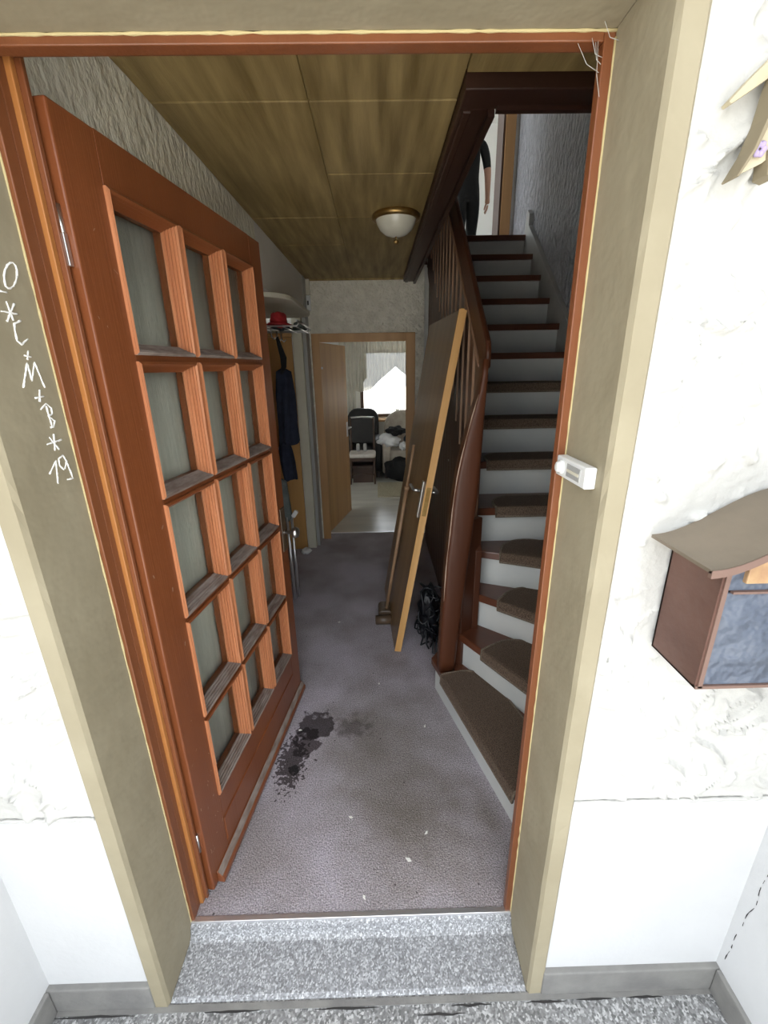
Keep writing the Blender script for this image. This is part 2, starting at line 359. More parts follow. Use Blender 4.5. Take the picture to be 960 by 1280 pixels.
# chalk blessing 20*C+M+B*19 on the left reveal
CH = [[(-0.035,1.894),(-0.041,1.884),(-0.049,1.875),(-0.058,1.87),(-0.064,1.869),(-0.068,1.872),(-0.068,1.879),(-0.065,1.889),(-0.059,1.899),(-0.051,1.908),(-0.043,1.913),(-0.036,1.915),(-0.032,1.911),(-0.031,1.904),(-0.035,1.894)],
[(-0.083,1.862),(-0.069,1.862)],[(-0.093,1.829),(-0.058,1.828)],[(-0.076,1.847),(-0.071,1.816)],[(-0.059,1.845),(-0.086,1.813)],
[(-0.055,1.817),(-0.071,1.811),(-0.074,1.798),(-0.075,1.782),(-0.067,1.776),(-0.048,1.787)],[(-0.068,1.757),(-0.051,1.755)],[(-0.055,1.766),(-0.063,1.75)],
[(-0.09,1.701),(-0.066,1.744),(-0.065,1.713),(-0.047,1.746),(-0.037,1.699)],[(-0.069,1.681),(-0.046,1.683)],[(-0.052,1.696),(-0.06,1.674)],
[(-0.047,1.665),(-0.044,1.622)],[(-0.063,1.659),(-0.045,1.669),(-0.034,1.66),(-0.036,1.648),(-0.048,1.646),(-0.034,1.635),(-0.041,1.623),(-0.05,1.624)],
[(-0.071,1.593),(-0.029,1.596)],[(-0.046,1.61),(-0.054,1.578)],[(-0.06,1.606),(-0.042,1.578)],
[(-0.084,1.537),(-0.059,1.558),(-0.069,1.513)],[(-0.043,1.536),(-0.052,1.547),(-0.05,1.56),(-0.036,1.565),(-0.03,1.552),(-0.04,1.537)],[(-0.03,1.552),(-0.024,1.513),(-0.041,1.515)],
[(-0.117,1.905),(-0.105,1.915),(-0.094,1.905),(-0.10,1.885),(-0.122,1.862),(-0.092,1.862)]]
mb = MB()
for st in CH:
    fine = []
    for a, b in zip(st, st[1:]):
        n = max(1, int(math.dist(a, b) / .004))
        fine += [(a[0] + (b[0] - a[0]) * i / n, a[1] + (b[1] - a[1]) * i / n) for i in range(n)]
    fine.append(st[-1])
    mb.tube([(-RX + .0004, y + random.uniform(-.0004, .0004), z + random.uniform(-.0004, .0004)) for y, z in fine], [random.uniform(.0011, .0022) for _ in fine], 6)
mb.build('chalk_writing', 'chalk', jl)['label'] = 'white chalk letters 20*C+M+B*19'

# ================================================================== SETTING: door frame
def frame_piece(name, boxes):
    r = None
    for i, (bx, mm) in enumerate(boxes):
        o = box(*bx).build(name if i == 0 else 'rebate_strip', mm, r, bevel=.002)
        if i == 0: r = struct(o)
    return r
frame_piece('trim_frame_left', [((-RX, -.519, 0, .03, ZP, ZT), 'frame_wood'), ((-.545, -.519, .03, .05, -.03, ZT), 'frame_wood'), ((-.545, -.509, .05, .064, -.005, ZT + .02), 'ochre_strip'), ((-.555, -.498, .064, .075, 0, ZT + .03), 'frame_wood')])
frame_piece('trim_frame_right', [((.511, RX, 0, .022, ZP, ZT), 'frame_wood'), ((.528, .57, .022, .06, -.03, ZT + .05), 'ochre_strip'), ((.545, .60, .06, .10, -.005, ZT + .05), 'frame_wood')])
frame_piece('trim_frame_top', [((-.519, .511, 0, .026, 2.235, ZT), 'frame_wood'), ((-.55, .57, .026, .06, 2.252, ZT + .05), 'frame_wood'), ((-.55, .57, .06, .10, 2.275, ZT + .06), 'ochre_strip')])

# ================================================================== SETTING: hall shell
lw = [(-.565, .10), (-.535, .55), (-.516, 1.75)]
struct(MB().prism([(-.75, .10)] + lw + [(-.75, 1.75)], 'z', 0, ZC).build('wall_left', 'wallpaper'), 'pale textured wallpaper wall behind the open front door')
struct(MB().prism([(-.60, 1.751), (-.516, 1.751), (-.492, YF), (-.60, YF)], 'z', 2.17, ZC).build('wall_left_bulkhead', 'plain_wall'), 'plain bulkhead above the coat niche')
struct(box(-1.02, -.95, 1.75, 3.12, 0, ZC).build('wall_niche_back', 'plain_wall'))
struct(box(-1.02, -.60, 1.68, 1.75, 0, ZC).build('wall_niche_side', 'plain_wall'))
struct(box(-.60, -.518, 3.10, YF, 0, ZC).build('wall_niche_pier', 'cream_board', bevel=.003), 'narrow pale pier between coat niche and far doorway')
struct(box(-.518, -.487, 3.16, YF + .01, 0, ZC).build('trim_pier_strip', 'grey_plastic', bevel=.003), 'grey vertical strip in the far left corner')
struct(box(-1.02, -.60, 3.12, YF, 0, ZC).build('wall_niche_end', 'plain_wall'))
struct(box(-1.05, .572, YF, 3.5, 2.03, 2.60).build('wall_far', 'wallpaper_far'), 'pale textured wallpaper above the far doorway')
struct(box(-1.05, -.470, YF, 3.5, 0, 2.03).build('wall_far_left', 'wallpaper_far'))
struct(box(.488, .572, YF, 3.5, 0, 2.03).build('wall_far_right', 'wallpaper_far'), 'wallpaper strip between far doorway and staircase')
struct(box(.572, XR + .1, 3.452, 3.5, 0, 2.60).build('wall_far_under_stair', 'plain_wall'))
struct(box(XR, XR + .12, .10, 4.05, 0, 5.3).build('wall_right', 'stairwell_wallpaper'), 'grey glossy textured wallpaper beside the stairs')
struct(box(.59, XR + .1, .10, .12, 0, 5.3).build('wall_front_inner', 'dim_wall'))
struct(box(-.75, .56, .02, .10, ZT + .04, ZC + .1).build('wall_front_head', 'plain_wall'))
struct(box(-.75, -.555, .02, .10, 0, ZT + .04).build('wall_front_inner_left', 'plain_wall'))
# ceiling with decor panels
cl = struct(box(-.62, .382, .02, YF, ZC + .012, ZC + .1).build('ceiling', 'ceiling_joint'), 'brown wood-look panelled hall ceiling')
struct(box(.382, XR, .02, .565, ZC + .012, ZC + .3).build('ceiling_door_strip', 'ceiling_joint'))
cs = bpy.data.objects['ceiling_door_strip']
G = .0035
def panel(x0, x1, y0, y1, par):
    o = box(x0 + .0006, x1 - .0006, y0 + G, y1 - G, ZC, ZC + .014).build('panel', 'ceiling_panel', par, bevel=.002, seg=1)
for y0, y1 in ((.10, .68), (.68, 1.72), (1.72, 2.25), (2.25, YF)): panel(-.60, -.065, y0, y1, cl)
for y0, y1 in ((.10, .68), (.68, 1.19), (1.19, 1.72), (1.72, YF)): panel(-.065, .380, y0, y1, cl)
panel(.382, .95, .10, .56, cs); panel(.95, 1.5, .10, .56, cs)
struct(box(-.50, .39, YF - .012, YF, ZC - .016, ZC).build('trim_ceiling_far', 'ceiling_panel', bevel=.003), 'thin ceiling moulding at the far wall')
# casing around the stair opening
struct(box(.382, .482, .661, YF, ZC - .032, ZC + .03).build('trim_opening_side', 'beam_wood', bevel=.004), 'dark brown board along the ceiling edge of the stair opening')
op = bpy.data.objects['trim_opening_side']
box(.395, .420, .665, YF - .002, ZC - .040, ZC - .03).build('bead', 'beam_wood', op, bevel=.004)
box(.470, .49, .665, YF, ZC - .05, 2.81).build('lining', 'beam_wood', op)
struct(box(.382, XR, .563, .66, ZC - .034, ZC + .03).build('trim_opening_front', 'beam_wood', bevel=.004), 'dark brown board at the near end of the stair opening')
op = bpy.data.objects['trim_opening_front']
box(.49, XR, .640, .66, ZC - .045, 2.81).build('lining', 'beam_wood', op)
# ================================================================== SETTING: upper floor
struct(box(-.85, .47, .0, 4.0, 2.60, 2.81).build('floor_upper', 'plain_wall'))
struct(box(.47, XR, .0, .64, 2.78, 2.81).build('floor_upper_front', 'plain_wall'))
struct(box(.47, XR, 3.4465, 4.05, 2.60, 2.809).build('floor_landing', 'tread_wood'))
struct(box(-.85, 2.7, 4.05, 7.4, 2.60, 2.81).build('floor_upper_room', 'lino'))
struct(box(.36, .48, .1, 3.45, 2.811, 5.3).build('wall_stairwell_left', 'dim_wall'))
struct(box(.48, 1.62, .0, .10, 2.811, 5.3).build('wall_stairwell_front', 'dim_wall'))
struct(box(.36, 2.7, 4.0, 7.5, 5.3, 5.4).build('ceiling_upper', 'white_wall'))
struct(box(.36, 1.7, .0, 4.0, 5.3, 5.4).build('ceiling_stairwell', 'beam_wood'))
struct(box(-.85, .36, 3.40, 7.5, 5.3, 5.4).build('ceiling_upper_side', 'white_wall'))
# upper doorway wall
struct(box(1.46, 1.62, 3.95, 4.10, 2.81, 5.3).build('wall_upper_door_right', 'plain_wall'), 'grey wall strip beside the upper door frame')
struct(box(-.85, .52, 3.95, 4.10, 2.811, 5.3).build('wall_upper_door_left', 'dim_wall'))
struct(box(.52, 1.46, 3.95, 4.10, 4.85, 5.3).build('wall_upper_door_head', 'dim_wall'))
d2 = struct(box(1.365, 1.462, 3.925, 3.952, 2.812, 4.90).build('door_2', 'oak_frame', bevel=.004), 'brown wooden door frame at the top of the stairs')
box(1.345, 1.366, 3.93, 4.16, 2.812, 4.86).build('jamb_lining', 'window_brown', d2, bevel=.002)
box(.52, .545, 3.93, 4.16, 2.812, 4.86).build('jamb_lining', 'window_brown', d2, bevel=.002)
box(.545, 1.345, 3.93, 4.16, 4.835, 4.86).build('head_lining', 'window_brown', d2)
box(.43, .52, 3.925, 3.952, 2.812, 4.90).build('casing', 'oak_frame', d2, bevel=.004)
# upper room with a window in each side wall
def wall_with_hole(name, axis, p0, p1, a0, a1, z0, z1, h, m):
    ha0, ha1, hz0, hz1 = h
    mb = MB()
    for (b0, b1, c0, c1) in ((a0, ha0, z0, z1), (ha1, a1, z0, z1), (ha0, ha1, z0, hz0), (ha0, ha1, hz1, z1)):
        if b1 - b0 < 1e-4 or c1 - c0 < 1e-4: continue
        if axis == 'x': mb.box(p0, p1, b0, b1, c0, c1)
        else: mb.box(b0, b1, p0, p1, c0, c1)
    return struct(mb.build(name, m))
wall_with_hole('wall_upper_room_left', 'x', -.85, -.73, 4.10, 7.4, 2.81, 5.3, (4.5, 7.1, 3.45, 5.15), 'white_wall')
struct(box(2.6, 2.72, 4.0, 7.4, 2.81, 5.3).build('wall_upper_room_right', 'white_wall'))
struct(box(-.85, 2.72, 7.3, 7.42, 2.81, 5.3).build('wall_upper_room_back', 'white_wall'), 'bright white wall of the upper room')
struct(box(1.62, 2.7, 3.95, 4.10, 2.81, 5.3).build('wall_upper_room_front', 'white_wall'))

# ================================================================== SETTING: living room
wall_with_hole('wall_living_back', 'y', 7.1, 7.3, -1.8, 2.4, 0, ZC, (-.17, 1.25, .86, 2.03), 'plain_wall')
struct(box(-1.8, -1.7, 3.5, 7.3, 0, ZC).build('wall_living_left', 'plain_wall'))
struct(box(2.3, 2.4, 3.5, 7.3, 0, ZC).build('wall_living_right', 'plain_wall'))
struct(box(-1.8, 2.4, 3.5, 7.3, ZC, 2.60).build('ceiling_living_room', 'white_wall'))
w1 = struct(MB().box(-.17, -.11, 7.12, 7.18, .86, 2.03).box(1.19, 1.25, 7.12, 7.18, .86, 2.03).box(-.11, 1.19, 7.12, 7.18, .86, .92).box(-.11, 1.19, 7.12, 7.18, 1.97, 2.03).build('window_1', 'window_brown'), 'bright window with brown frame in the far room')
box(-.11, 1.19, 7.148, 7.152, .92, 1.97).build('pane', 'window_glass', w1)
box(-.30, 1.38, 6.93, 7.12, .80, .84).build('window_sill', 'oak_frame', w1, bevel=.004)

# far doorway frame and its open leaf
fr = struct(MB().box(-.470, -.394, YF - .018, YF + .002, 0, 2.03).build('door_3', 'oak_frame', bevel=.004), 'light wooden frame of the far doorway')
box(.402, .490, YF - .018, YF + .002, 0, 2.03).build('casing', 'oak_frame', fr, bevel=.004)
box(-.394, .402, YF - .018, YF + .002, 1.955, 2.03).build('head_casing', 'oak_frame', fr, bevel=.004)
box(-.470, -.440, YF, 3.5, 0, 1.99).build('jamb_lining', 'oak_frame', fr); box(.430, .49, YF, 3.5, 0, 1.99).build('jamb_lining', 'oak_frame', fr)
box(-.440, .430, YF, 3.5, 1.97, 2.03).build('head_lining', 'oak_frame', fr)
box(-.440, -.428, YF + .03, YF + .05, 0, 1.97).build('seal_strip', 'cream_board', fr)
lf = empty('room_door', (-.425, 3.50, 0), math.radians(76)); tag(lf, 'light oak door leaf standing open in the far doorway', 'door')
box(0, .82, 0, .04, .006, 1.965).build('leaf', 'light_oak', lf, bevel=.002)
h = box(.745, .785, -.008, 0, .95, 1.12).build('handle_plate', 'steel', lf, bevel=.003)
MB().tube([(.765, -.008, 1.06), (.765, -.05, 1.06), (.755, -.055, 1.06), (.65, -.055, 1.06)], .009).build('handle', 'steel', lf)
box(-.005, .06, -.006, 0, 1.72, 1.74).build('hinge', 'steel', lf)

# ochre door at the end of the coat niche
dn = empty('niche_door', (-.775, 3.095, 0)); tag(dn, 'ochre wooden door behind the hanging clothes', 'door')
box(-.17, .172, -.03, .0, .006, 1.985).build('leaf', 'light_oak', dn, bevel=.002)
box(-.172, .174, -.034, .004, 1.987, 2.03).build('head_casing', 'oak_frame', dn, bevel=.003)
MB().lathe([(0, -.05), (.018, -.048), (.024, -.03), (.01, -.014), (.01, 0)], (.0, -.03, 1.03), 14, 'y').build('knob', 'steel', dn)

# ================================================================== FRONT DOOR LEAF
fd = empty('front_door', (-.480, .080, 0), math.atan2(.990, .139))
tag(fd, 'red-brown wooden front door with fifteen glass panes, standing open', 'door')
CU = [(.12, .378), (.402, .636), (.660, .890)]; RZ = [(.320, .640), (.664, 1.010), (1.034, 1.378), (1.402, 1.745), (1.769, 2.105)]
T = .056
box(0, .12, 0, T, .012, 2.212).build('stile', 'door_wood', fd, bevel=.004)
rs = random.Random(11); mb = MB()
for k in range(30):
    u, z = rs.uniform(.015, .11), rs.choice((rs.uniform(.15, .75), rs.uniform(.9, 2.1))); ln = rs.uniform(.003, .013); a = rs.uniform(-1, 1); w = rs.uniform(.0006, .0016)
    dx, dz = ln * math.sin(a), ln * math.cos(a); mb.add([(u - w, -.0006, z), (u + w, -.0006, z), (u + dx + w, -.0006, z + dz), (u + dx - w, -.0006, z + dz)], [(0, 1, 2, 3)])
mb.build('scratches', 'worn_glint_paint', bpy.data.objects['stile'], fix=False)
box(.89, 1.0, 0, T, .012, 2.212).build('stile', 'door_wood', fd, bevel=.004)
box(.12, .89, .0005, T - .0005, 2.105, 2.212).build('rail', 'door_wood', fd, bevel=.001)
br = box(.12, .89, .0005, T - .0005, .012, .320).build('rail', 'door_wood', fd, bevel=.001)
box(.12, .89, -.004, .002, .085, .20).build('kick_panel', 'door_wood', br, bevel=.004)
for a, b in ((.640, .664), (1.010, 1.034), (1.378, 1.402), (1.745, 1.769)):
    box(.12, .89, .002, T - .002, a, b).build('glazing_bar', 'door_wood', fd, bevel=.002)
for a, b in ((.378, .402), (.636, .660)):
    for z0, z1 in RZ: box(a, b, .002, T - .002, z0, z1).build('glazing_bar', 'door_wood', fd, bevel=.002)
def loop(mb, u0, u1, z0, z1, prof):
    v = []; n = len(prof)
    for i, d in prof: v += [(u0 + i, d, z0 + i), (u1 - i, d, z0 + i), (u1 - i, d, z1 - i), (u0 + i, d, z1 - i)]
    return [[v[4 * k + s] for k in range(n)] for s in range(4)]
PF = [(-.004, .002), (-.004, -.006), (.002, -.009), (.006, -.005), (.0035, -.001), (.009, .003), (.007, .007), (.0135, .011), (.0115, .015), (.018, .019), (.016, .022), (.022, .026), (.022, .030)]
for (u0, u1) in CU:
    for (z0, z1) in RZ:
        L4 = loop(None, u0, u1, z0, z1, PF)
        for s, (nm, mm) in enumerate((('sill_bead', 'dusty_wood'), ('side_bead', 'door_bead'), ('head_bead', 'door_wood'), ('side_bead', 'door_bead'))):
            a, b = L4[s], L4[(s + 1) % 4]; n = len(a)
            MB().add(a + b, [(k, k + 1, n + k + 1, n + k) for k in range(n - 1)]).build(nm, mm, fd, solid=.0015)
        box(u0 + .006, u1 - .006, .030, .033, z0 + .006, z1 - .006).build('pane', 'door_glass', fd)
        mb = MB()
        for (i0, i1, d0, d1) in ((.0, .020, .034, T - .002),):
            mb.box(u0, u0 + i1, d0, d1, z0, z1).box(u1 - i1, u1, d0, d1, z0, z1).box(u0 + i1, u1 - i1, d0, d1, z0, z0 + i1).box(u0 + i1, u1 - i1, d0, d1, z1 - i1, z1)
        mb.build('inner_bead', 'door_wood', fd)
mb = MB(); mb.sheet(lambda u, v: (.125 + .76 * u, T + .007 + .0022 * math.sin(u * 40) + .001 * math.sin(u * 17 + 1), .32 + 1.79 * v), 150, 2)
mb.build('sheer_curtain', 'sheer_panel', fd, solid=.001, fix=False)
wb = MB().prism([(.0, .012), (-.024, .012), (-.024, .030), (-.018, .040), (.0, .062)], 'x', .028, 1.004)
wbo = wb.build('weather_bar', 'door_wood', fd, bevel=.002)
MB().add([(.03, -.0185, .0405), (1.002, -.0185, .0405), (1.002, -.003, .0598), (.03, -.003, .0598)], [(0, 1, 2, 3)]).build('dust_layer', 'dusty_wood', wbo, fix=False)
for z in (2.0, .25): MB().tube([(-.004, .020, z - .04), (-.004, .020, z + .04)], .006).build('hinge', 'steel', fd)
box(-.012, -.001, .012, .050, 1.93, 1.99).build('hinge_plate', 'steel', fd, bevel=.002)
lk = box(.93, .985, -.006, .0, .88, 1.10).build('lock_plate', 'brown_bakelite', fd, bevel=.003)
MB().lathe([(.009, 0), (.009, -.035), (.022, -.042), (.028, -.056), (.022, -.070), (0, -.074)], (.958, -.004, .975), 18, 'y').build('knob', 'steel', fd)
box(1.0, 1.003, .012, .044, .86, 1.12).build('lock_face', 'steel', fd)


# ================================================================== STAIRCASE
st = empty('staircase', (.9, 1.2, 0)); tag(st, 'winding staircase with white risers and dark brown slatted balustrade', 'staircase')
OFF = Vector((-.9, -1.2, 0))
def sp(mb, name, m, bevel=0, parent=None, **k):
    mb.v = [(a - .9, b - 1.2, c) for a, b, c in mb.v]; return mb.build(name, m, parent or st, bevel=bevel, **k)
NL = {1: ((.392, 1.062), (.645, .125)), 2: ((.505, 1.02), (1.05, .125)), 3: ((.562, 1.092), (1.492, .29)), 4: ((.600, 1.158), (1.492, .795))}
for k in range(5, 15): NL[k] = ((.600, 2.2 + (k - 9) * GO), (1.492, 2.2 + (k - 9) * GO))
def inw(k):
    a, b = Vector(NL[k][0]), Vector(NL[k][1]); d = (b - a).normalized(); n = Vector((-d.y, d.x)); return d, n
for k in range(1, 15):
    a, b = Vector(NL[k][0]), Vector(NL[k][1]); d, n = inw(k)
    if k < 14:
        a2, b2 = Vector(NL[k + 1][0]), Vector(NL[k + 1][1]); _, n2 = inw(k + 1); a2 = a2 + n2 * .04; b2 = b2 + n2 * .04
        poly = [a, b]
        if k == 2: poly += [Vector((1.492, .125)), Vector((1.492, .34))]
        elif k == 1: poly += [Vector((1.10, .125))]
        else: poly += [Vector((1.492, b2.y))]
        poly += [a2]
        if k == 1: poly += [Vector((.56, 1.09)), Vector((.43, 1.115))]
    else:
        poly = [a, b, b + n * .06, a + n * .06]
    if k <= 4 and k > 1: pass
    z = k * RISE
    sp(MB().prism([(p.x, p.y) for p in poly], 'z', z - .042, z), 'tread', 'tread_wood', .006)
    ra, rb = a + n * .03, b + n * .03
    if k == 1: ra = a + d * .012 + n * .022; rb = b + n * .022
    sp(MB().prism([(ra.x, ra.y), (rb.x, rb.y), ((rb + n * .015).x, (rb + n * .015).y), ((ra + n * .015).x, (ra + n * .015).y)], 'z', z - RISE, z - .042), 'riser', 'riser_paint')
sp(MB().prism([(.42, 1.06), (.44, 1.095), (.56, 1.075), (.54, 1.03)], 'z', 0, RISE - .042), 'riser_return', 'riser_paint')
# wall stringer (painted) on the right wall
ys = [.80, 3.36]
sp(MB().prism([(.80, nos(.80) - .22), (3.44, nos(3.44) - .22), (3.44, nos(3.38) + .09), (3.40, nos(3.38) + .20), (3.34, nos(3.34) + .19), (3.34, nos(3.34) + .105), (.80, nos(.80) + .105)], 'x', 1.462, XR), 'wall_stringer', 'stringer_paint', .004)
# left stringer, slats, handrail, newel
XB = .598
def hr(y): return 1.82 + .86 * (y - 1.013)
sp(MB().prism([(1.03, .02), (1.03, nos(1.03) + .02), (1.25, nos(1.25) + .07), (3.36, nos(3.36) + .07), (3.36, nos(3.36) - .27), (1.34, nos(1.34) - .27)], 'x', .598, .630), 'stringer', 'stair_wood', .004)
sp(MB().prism([(1.005, hr(1.005) - .10), (1.005, hr(1.005) - .03), (1.02, hr(1.02)), (3.36, hr(3.36)), (3.36, hr(3.36) - .18), (1.10, hr(1.10) - .18)], 'x', .588, .612), 'handrail', 'stair_wood', .010, seg=3)
sp(MB().prism([(1.12, hr(1.12) - .192), (1.12, hr(1.12) - .178), (3.35, hr(3.35) - .178), (3.35, hr(3.35) - .192)], 'x', .581, .595), 'bead', 'rail_bead', .003)
y = 1.14
while y < 3.30:
    zb = nos(y) + .03; zt = hr(y) - .15
    o = sp(MB().prism([(y, zb), (y, zt), (y + .088, zt + .076), (y + .088, zb + .074)], 'x', .592, .626), 'slat', 'slat_wood', .002, seg=1)
    sp(MB().box(.591, .620, y - .0012, y + .0005, zb, zt), 'worn_lit_edge', 'rail_bead', 0, parent=o)  # daylight on the worn front edge, painted as a lighter strip
    y += .138
y = 1.06
while y < 3.30:
    zt = nos(y) - .20 if y > 1.25 else nos(y) - .05
    sp(MB().prism([(y, .0), (y, zt), (y + .108, zt + .09), (y + .108, 0)], 'x', .604, .618), 'cladding_plank', 'slat_wood', .003, seg=1)
    y += .112
LE = [(.416, .201), (.421, .42), (.427, .58), (.436, .84), (.446, .95), (.455, 1.10), (.466, 1.22), (.482, 1.32), (.503, 1.42), (.525, 1.52), (.548, 1.60), (.562, 1.66)]
RE = [(.501, .201), (.515, .42), (.528, .58), (.548, .84), (.562, 1.0), (.576, 1.16), (.582, 1.40), (.586, 1.60), (.590, 1.72), (.588, 1.755)]
mb = MB(); nrow = 24; rows = []
def lerp(tab, z):
    tab = [(b, a) for a, b in tab]
    if z <= tab[0][0]: return tab[0][1]
    for (z0, x0), (z1, x1) in zip(tab, tab[1:]):
        if z <= z1: return x0 + (x1 - x0) * (z - z0) / (z1 - z0)
    return tab[-1][1]
v = []
for j in range(nrow + 1):
    z = .201 + (1.752 - .201) * j / nrow
    l, r = lerp(LE, z), lerp(RE, z); w = r - l
    ring = []
    for px, py in rounded(-.5, .5, -.5, .5, .22, 4): ring.append((l + w * (px + .5), .985 + .09 * py, z))
    v += ring
n = len(v) // (nrow + 1)
mb.add(v, [(j * n + i, j * n + (i + 1) % n, (j + 1) * n + (i + 1) % n, (j + 1) * n + i) for j in range(nrow) for i in range(n)], True)
mb.add(v[:n], [tuple(range(n))]); mb.add(v[-n:], [tuple(range(n))])
np_ = sp(mb, 'newel_post', 'stair_wood')
sp(MB().tube([(lerp(LE, z) + .004, .948, z) for z in [.62 + .09 * i for i in range(12)]], [.0012 + .0022 * (i % 3 != 0) for i in range(12)], 6), 'worn_lit_edge', 'worn_glint_paint', parent=np_)  # highlight along the worn left edge, put into a pale tan strip
sp(MB().prism([(.505, 1.0), (.535, .985), (.632, 1.06), (.610, 1.085)], 'z', .2, 1.02), 'stringer_block', 'stair_wood', .006)
for y, z in ((1.3, 1.05), (1.95, 1.12)): sp(MB().lathe([(0, -.006), (.006, -.005), (.008, 0)], (.604, y, z), 8, 'x'), 'screw_cap', 'steel')

# stair mats
ORD = {1: 'lowest', 2: 'second', 3: 'third', 4: 'fourth', 5: 'fifth', 6: 'sixth', 7: 'seventh', 8: 'eighth'}
SPAN = {1: (.16, .86, .23), 2: (.20, .85, .25), 3: (.16, .78, .24), 4: (.16, .78, .22), 5: (.16, .86, .19), 6: (.16, .86, .19), 7: (.16, .86, .19), 8: (.16, .86, .19)}
for k in range(1, 9):
    a, b = Vector(NL[k][0]), Vector(NL[k][1]); d, n = inw(k); Ln = (b - a).length; s0, s1, dep = SPAN[k]
    P0 = a + d * Ln * s0; w = Ln * (s1 - s0); z = k * RISE
    e = empty('stair_mat', (P0.x, P0.y, z), math.atan2(d.y, d.x))
    tag(e, f'brown ribbed stair mat with rounded corners on the {ORD[k]} step from the floor', 'stair mat', 'stair mats')
    r = min(.16, dep * .75)
    out = []
    for cx, a0 in ((w - r, 0), (r, 90)):
        for i in range(9):
            t = math.radians(a0 + 90 * i / 8); out.append((cx + r * math.cos(t), dep - r + r * math.sin(t)))
    poly = [(0.0, -.006), (w, -.006)] + out
    mb = MB().prism(poly, 'z', .001, .011)
    mb.prism([(.006, -.013), (w - .006, -.013), (w, -.003), (0, -.003)], 'z', -.046, .009)
    mb.build('pile', 'mat_wool', e, bevel=.003)
    mb = MB(); edge = [(x, y, .008) for x, y in [(0, -.006)] + out[::-1][0:] + [(w, -.006)]]
    mb.tube(edge + [(w, -.010, -.044), (0, -.010, -.044), (0, -.006, .008)], .0065, 6); mb.build('binding', 'mat_edge', e)

# ================================================================== LEANING DOOR LEAF
ang = -.06; wv = Vector((math.sin(ang), math.cos(ang), 0)); up = Vector((.544 - .2, -.037, 2.0)).normalized(); up = (up - wv * up.dot(wv)).normalized()
nv = wv.cross(up)                                      # thickness direction (towards the balustrade)
ld = bpy.data.objects.new('spare_door', None); COL.objects.link(ld)
mm = Matrix((wv, nv, up)).transposed().to_4x4(); mm.translation = (.2, 1.387, .0); ld.matrix_world = mm
tag(ld, 'unhinged dark veneer door leaf leaning against the stair balustrade', 'door')
box(.004, .82, .0, .040, .008, 2.02).build('leaf', 'leaf_veneer', ld, bevel=.001)
ed = box(-.002, .004, .0, .040, .008, 2.025).build('edge_band', 'raw_edge', ld)
box(.0, .010, .010, .026, 2.018, 2.03).build('edge_tongue', 'raw_edge', ld)
box(-.004, -.002, .008, .032, .93, 1.10).build('lock_face', 'brass', ed)
for s in (-1, 1):
    y0 = 0 if s < 0 else .040
    hp = box(.045, .085, min(y0, y0 + s * .009), max(y0, y0 + s * .009), .90, 1.12).build('handle_plate', 'steel', ld, bevel=.004)
    MB().tube([(.065, y0 + s * .008, 1.06), (.065, y0 + s * .045, 1.06), (.072, y0 + s * .052, 1.06), (.19, y0 + s * .052, 1.058)], .0095, 10).build('handle', 'steel', ld)
# two-part pole with floor head
pl = empty('floor_sweeper', (.150, 1.76, 0)); tag(pl, 'brown two-part pole with small roller head leaning on the loose door', 'sweeper')
bp = Vector((.155, 1.78, .05)); tp = Vector((.352, 1.80, 1.255)); mid = bp.lerp(tp, .765); o0 = Vector((.150, 1.76, 0))
MB().tube([bp - o0, mid - o0], .0125, 10).build('lower_tube', 'pole_wood', pl)
MB().tube([mid - o0, tp - o0], .009, 10).build('upper_tube', 'pole_wood', pl)
MB().tube([bp.lerp(tp, .755) - o0, bp.lerp(tp, .775) - o0], .017, 10).build('collar', 'pole_wood', pl)
MB().prism(rounded(-.05, .05, .0, .085, .03), 'y', -.02, .12).build('head', 'brown_bakelite', pl, bevel=.008)
MB().lathe([(0, -.06), (.032, -.058), (.034, 0), (.032, .058), (0, .06)], (-.012, -.055, .036), 16, 'x').build('roller', 'brown_bakelite', pl)
# tangle of black cable
cb = empty('cable_tangle', (.43, 1.50, 0)); tag(cb, 'tangled heap of black cable on the floor behind the loose door', 'cable')
mb = MB(); rnd = random.Random(3)
for c in range(15):
    pts = []; ph = rnd.uniform(0, 6); rr = rnd.uniform(.05, .085); zz = rnd.uniform(.06, .36); tl = rnd.uniform(-1.2, 1.2)
    for i in range(29):
        a = ph + i / 28 * rnd.uniform(5.9, 6.4); rx = rr * (1 + .25 * math.sin(3 * a + c))
        q = Vector((math.cos(a) * rx * .85, math.sin(a) * rx * 1.2, .06 * math.sin(a * 2 + c))); q.rotate(Matrix.Rotation(tl, 3, 'X') @ Matrix.Rotation(tl * .8, 3, 'Y'))
        pts.append((q.x + .01 * math.sin(c), q.y, max(.012, zz + q.z)))
    mb.tube(pts, .0055, 6)
mb.build('loops', 'black_rubber', cb)
mb = MB()
for c in range(4):
    mb.tube([(.03 + .02 * c, -.03, .10), (.02 + .015 * c, -.10 - .02 * c, .06), (.01 + .02 * c, -.15 - .012 * c, .012), (.05 + .01 * c, -.16, .012), (.06, -.10, .014)], .006, 6)
mb.build('loose_end', 'black_rubber', cb)
def lump(mb, c, r, seed, amp=.2, n=14):
    vs = []; fs = []
    for j in range(n + 1):
        for i in range(n * 2):
            t = math.pi * j / n; p = 2 * math.pi * i / (n * 2)
            dr = Vector((math.sin(t) * math.cos(p), math.sin(t) * math.sin(p), math.cos(t)))
            k = 1 + amp * noise.noise(dr * 2.2 + Vector((seed, 0, 0)))
            vs.append((c[0] + dr.x * r[0] * k, c[1] + dr.y * r[1] * k, c[2] + dr.z * r[2] * k))
    w = n * 2
    for j in range(n):
        for i in range(w): fs.append((j * w + i, j * w + (i + 1) % w, (j + 1) * w + (i + 1) % w, (j + 1) * w + i))
    return mb.add(vs, fs, True)
